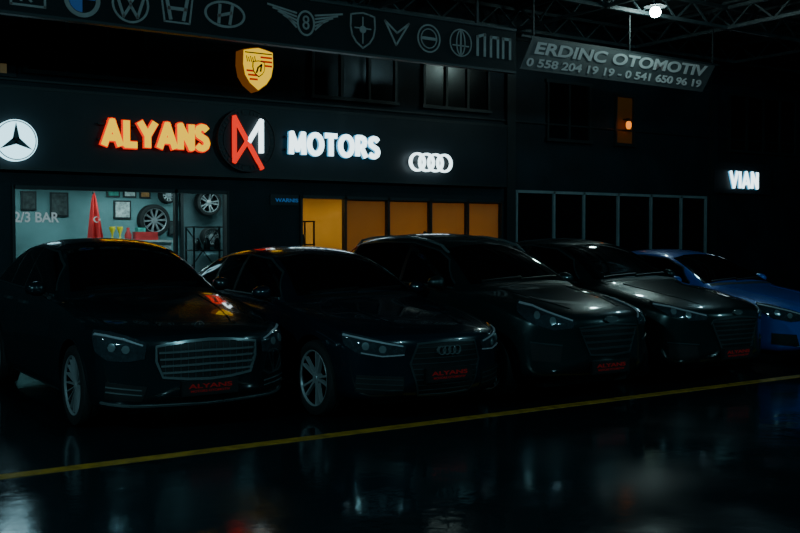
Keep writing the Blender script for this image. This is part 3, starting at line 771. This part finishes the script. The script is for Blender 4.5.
for k in range(3):
    rect(.04, .27, .03+.075*k, .065+.075*k, 2, Y-.03)
    rect(-.24+.03*k, -.02, -.08-.075*k, -.045-.075*k, 2, Y-.03)
rect(-.27, .27, .255, .275, 3, Y-.03)
B.prism([(cx+x*.40, cz+z*.40-.01) for x, z in sh], Y-.035, Y, 3); B.prism([(cx+x*.35, cz+z*.35-.01) for x, z in sh], Y-.04, Y, 0)
B.stroke([(cx-.05, cz-.09), (cx-.02, cz), (cx+.05, cz+.06), (cx+.03, cz-.06)], .03, Y-.05, Y, 3)
for k in range(5): B.stroke([(cx-.24+.04*k, cz+.20-.02*(k % 2)), (cx-.22+.04*k, cz+.10)], .012, Y-.03, Y, 3)
B.build('crest', [emis('crest_yellow', (1, .62, .01), 1.1), mat('crest_rim', (.1, .03, .01), .4, 0, (1, .3, .02), .12), emis('crest_red', (1, .03, .01), .4), mat('crest_black', (.02, .012, .005), .5, var=(4, .1))], e)
e = sgn('small_window_sign'); text_obj('letters', 'WARNIS', 8.50, 8.98, 2.28, 2.35, 16.97, .01, emis('blue_letters', (.05, .35, 1), .2), e, .01)
B = MB(); B.box(8.4, 9.0, 16.98, 17.0, 2.22, 2.42); B.build('plate', [bandm], e)
e = sgn('small_wall_sign'); B = MB(); B.box(3.45, 3.85, 16.95, 17.0, 4.2, 4.45, 0); B.box(3.60, 3.70, 16.93, 16.95, 4.25, 4.40, 1); B.build('plate', [bandm, mat('sign_dim', (.2, .16, .08), .5, 0, (1, .7, .3), .04)], e)

# ------------------------------------------------------------------ canopy fascia with emblems
gr = mat('emblem_grey', (.16, .20, .20), .5, 0, (.75, .97, 1), .011, var=(6, .2)); bl_e = mat('emblem_blue', (.02, .08, .3), .5, 0, (.1, .35, 1), .05)  # unlit emblems; a faint glow is put into their colour
fasm = mat('fascia_sheet', (.006, .009, .011), .6, var=(1, .3), spec=.2)
e = empty('canopy_fascia_banner'); B = MB(); B.box(-6, 11.85, 14.0, 14.08, 4.62, 5.34); B.build('sheet', [fasm], e)
B = MB(); B.box(-6, 11.85, 13.98, 14.1, 5.34, 5.38); B.box(-6, 11.85, 13.98, 14.1, 4.58, 4.62)
for x in (-5, -1, 3, 7, 11): B.beam((x, 14.05, 5.38), (x, 14.05, 6.0), .05)
B.build('rails', [framed], e)
F = 13.985; G0 = 14.0
B = MB()
def ring_(x, z, r, w=.025, rz=None): B.annulus(x, z, r, rz or r, w, F, G0, 0)
B.stroke([(3.12, 4.72), (3.12, 5.06), (3.56, 5.06), (3.56, 4.72), (3.12, 4.72)], .03, F, G0); B.stroke([(3.25, 4.78), (3.25, 5.0), (3.36, 5.0), (3.36, 4.9), (3.25, 4.9), (3.38, 4.78)], .03, F, G0)
ring_(4.06, 4.90, .25, .06); B.prism([(4.06, 4.9)]+[(4.06+.18*math.cos(math.radians(t)), 4.9+.18*math.sin(math.radians(t))) for t in range(0, 91, 10)], F, G0, 1)
B.prism([(4.06, 4.9)]+[(4.06+.18*math.cos(math.radians(t)), 4.9+.18*math.sin(math.radians(t))) for t in range(180, 271, 10)], F, G0, 1)
x, z = 4.74, 4.92; ring_(x, z, .27, .03); B.stroke([(x-.12, z+.20), (x, z+.02), (x+.12, z+.20)], .04, F, G0); B.stroke([(x-.2, z+.12), (x-.10, z-.18), (x, z-.02), (x+.10, z-.18), (x+.2, z+.12)], .04, F, G0)
x, z = 5.43, 4.94; B.stroke([(x-.24, z+.2), (x+.24, z+.2), (x+.19, z-.2), (x-.19, z-.2), (x-.24, z+.2)], .025, F, G0); B.stroke([(x-.16, z+.16), (x-.10, z-.15)], .05, F, G0); B.stroke([(x+.16, z+.16), (x+.10, z-.15)], .05, F, G0); B.stroke([(x-.13, z), (x+.13, z)], .05, F, G0)
x, z = 6.18, 4.95; ring_(x, z, .33, .035, .2); B.stroke([(x-.10, z-.13), (x-.08, z+.13)], .045, F, G0); B.stroke([(x+.08, z-.13), (x+.12, z+.13)], .045, F, G0); B.stroke([(x-.10, z-.03), (x+.10, z+.03)], .045, F, G0)
x, z = 7.55, 5.0
ring_(x, z-.02, .16, .03, .20); text_obj('wing_letter', '8', x-.06, x+.06, z-.12, z+.10, F, .015, gr, e)
for sd in (1, -1):
    for k in range(5): B.stroke([(x+sd*.17, z-.10+.055*k), (x+sd*(.30+.09*k), z+.02+.045*k)], .028, F, G0)
x, z = 8.60, 5.0; B.stroke([(x+a_*.75, z+b__*.75) for a_, b__ in sh]+[(x+sh[0][0]*.75, z+sh[0][1]*.75)], .025, F, G0); B.stroke([(x-.15, z+.02), (x+.15, z+.02)], .02, F, G0); B.stroke([(x, z+.2), (x, z-.22)], .02, F, G0); B.disc(x, z, .06, F-.002, G0)
x, z = 9.27, 5.0; B.stroke([(x-.24, z+.2), (x-.02, z-.18), (x+.24, z+.2), (x, z+.02), (x-.24, z+.2)], .03, F, G0)
x, z = 9.92, 5.0; ring_(x, z, .24, .025); ring_(x, z, .17, .018); B.stroke([(x-.13, z), (x+.13, z)], .05, F, G0)
x, z = 10.60, 5.0; ring_(x, z, .24, .02); ring_(x, z, .1, .02, .22); B.stroke([(x-.17, z-.05), (x+.17, z-.05)], .02, F, G0); B.stroke([(x, z-.2), (x, z+.2)], .03, F, G0)
x, z = 11.33, 5.0; B.stroke([(x-.36, z-.17), (x-.36, z+.15), (x-.2, z+.2), (x-.2, z-.17)], .05, F, G0); B.stroke([(x-.06, z-.17), (x-.06, z+.17), (x+.10, z+.17), (x+.10, z-.17)], .05, F, G0); B.stroke([(x+.22, z-.17), (x+.22, z+.17), (x+.38, z+.17), (x+.38, z-.17)], .05, F, G0)
x, z = 2.4, 4.88; ring_(x, z, .25, .03); B.stroke([(x-.14, z-.1), (x, z+.15), (x+.14, z-.1)], .04, F, G0)
B.build('emblem_row', [gr, bl_e], e)
e = empty('advertising_banner'); B = MB(); B.prism([(11.95, 4.68), (16.95, 4.66), (17.35, 5.24), (12.25, 5.27)], 14.0, 14.02)
B.build('sheet', [mat('banner_vinyl', (.022, .028, .030), .6, 0, (.7, .95, 1), .003, var=(1.5, .3))], e)
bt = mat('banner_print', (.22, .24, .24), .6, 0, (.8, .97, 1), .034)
text_obj('title', 'ERDINC OTOMOTIV', 12.28, 17.1, 4.98, 5.21, 13.985, .01, bt, e, .03, .25)
text_obj('phone_numbers', '0 558 204 19 19 - 0 541 650 96 19', 12.1, 16.9, 4.74, 4.90, 13.985, .01, bt, e, .025, .2)
B = MB(); B.beam((12.0, 14.03, 5.29), (17.5, 14.03, 5.27), .04)
for x in (12.3, 14.8, 17.3): B.beam((x, 14.03, 5.28), (x, 14.03, 6.0), .03)
B.build('hanger', [framed], e)

# ------------------------------------------------------------------ canopy roof
steel = mat('steel_truss', (.04, .055, .06), .5, .3, var=(4, .3)); deck = mat('roof_deck', (.008, .014, .017), .7, var=(1.2, .3))
e = empty('canopy_roof'); B = MB(); B.box(-6, 34, 8.5, 17, 6.55, 6.65)
x = -6
while x < 34: B.box(x, x+.06, 8.5, 17, 6.50, 6.55); x += .6
B.build('deck', [deck], e)
B = MB()
def truss(p, q, n):
    p, q = Vector(p), Vector(q); dz = Vector((0, 0, .42))
    B.beam(p, q, .07); B.beam(p+dz, q+dz, .07)
    for i in range(n):
        a1 = p.lerp(q, i/n); a2 = p.lerp(q, (i+.5)/n); a3 = p.lerp(q, (i+1)/n); B.beam(a1, a2+dz, .035); B.beam(a2+dz, a3, .035)
for y in (8.7, 11.2, 13.9, 16.5): truss((-6, y, 6.05), (34, y, 6.05), 40)
x = -4
while x <= 33: truss((x, 8.6, 6.05), (x, 16.9, 6.05), 8); x += 3.6
for x in (-6, 34):
    for y in (8.7, 16.5): B.box(x-.12, x+.12, y-.12, y+.12, 0, 6.1)
B.build('trusses', [steel], e)

def bulb(name, loc, energy, col, r, es, emcol):
    e = empty(name); B = MB(); x, y, z = loc
    B.lathe_z(x, y, [(.001, z-r), (r*.7, z-r*.7), (r, z), (r*.7, z+r*.7), (.001, z+r)], 0); B.build('bulb', [emis(name+'_glow', emcol, es)], e, True)
    B = MB(); B.lathe_z(x, y, [(.001, z+r+.08), (r*1.6, z+r+.05), (r*2.0, z+r*.9), (r*1.9, z+r*.9), (r*1.5, z+r+.03)], 0); B.beam((x, y, z+r), (x, y, z+.5), .02); B.build('shade', [framed], e)
    l = bpy.data.lights.new('lamp', 'POINT'); l.energy = energy; l.color = col; l.shadow_soft_size = r
    o = bpy.data.objects.new('lamp', l); C.objects.link(o); o.location = (x, y, z-r-.06); o.parent = e
bulb('pendant_flood_lamp', (14.95, 13.5, 5.98), 22, (.55, 1, .95), .11, 110, (.75, 1, .95))
bulb('pendant_flood_lamp', (14.5, 10.6, 6.02), 22, (.45, .9, 1), .075, 130, (.45, .85, 1))  # unseen lamp above the frame, added for a streak on the wet ground
bulb('pendant_flood_lamp', (-2.0, 9.8, 6.02), 30, (.5, .9, 1), .075, 90, (.5, .9, 1))  # unseen canopy lamp off to the left, added to light the cars

# unseen lamps on posts, added to light the cars (behind / beside the camera)
def added_fill_lamp(x, y, h, en, col, ax, ay, tgt=None):
    e = empty('added_fill_lamp'); B = MB(); B.lathe_z(x, y, [(.001, 0), (.2, 0), (.18, .1), (.08, .15), (.05, h), (.001, h)]); B.beam((x, y, h-.05), (x+ax, y+ay, h+.2), .06)
    B.box(x+ax-.3, x+ax+.3, y+ay-.15, y+ay+.15, h+.19, h+.27); B.build('post', [steel], e)
    p = Vector((x+ax, y+ay, h+.12))
    rot = (Vector(tgt)-p).to_track_quat('-Z', 'Y').to_euler() if tgt else (0, 0, 0)
    area('lamp', p, .5, .22, en, col, rot, e)
added_fill_lamp(-5.5, 3.0, 5.2, 250, (.38, .88, 1), 1.2, .3, (3, 9, 0))
added_fill_lamp(3, -6, 6.5, 230, (.38, .88, 1), 0, 1.2, (5, 7.0, 0))
added_fill_lamp(16, -3, 6.5, 200, (.38, .88, 1), 0, 1.2, (10.5, 7.5, 0))

# ------------------------------------------------------------------ world, camera
w = bpy.data.worlds.new('night'); bpy.context.scene.world = w; w.use_nodes = True
w.node_tree.nodes['Background'].inputs[0].default_value = (.07, .50, .70, 1); w.node_tree.nodes['Background'].inputs[1].default_value = .020
cam = bpy.data.cameras.new('camera'); co = bpy.data.objects.new('camera', cam); C.objects.link(co)
cam.lens = 45; cam.sensor_width = 36; co.location = (0, 0, 1.62)
co.rotation_euler = (math.radians(90-1.69), 0, math.radians(-33.69)); cam.clip_end = 300
bpy.context.scene.camera = co
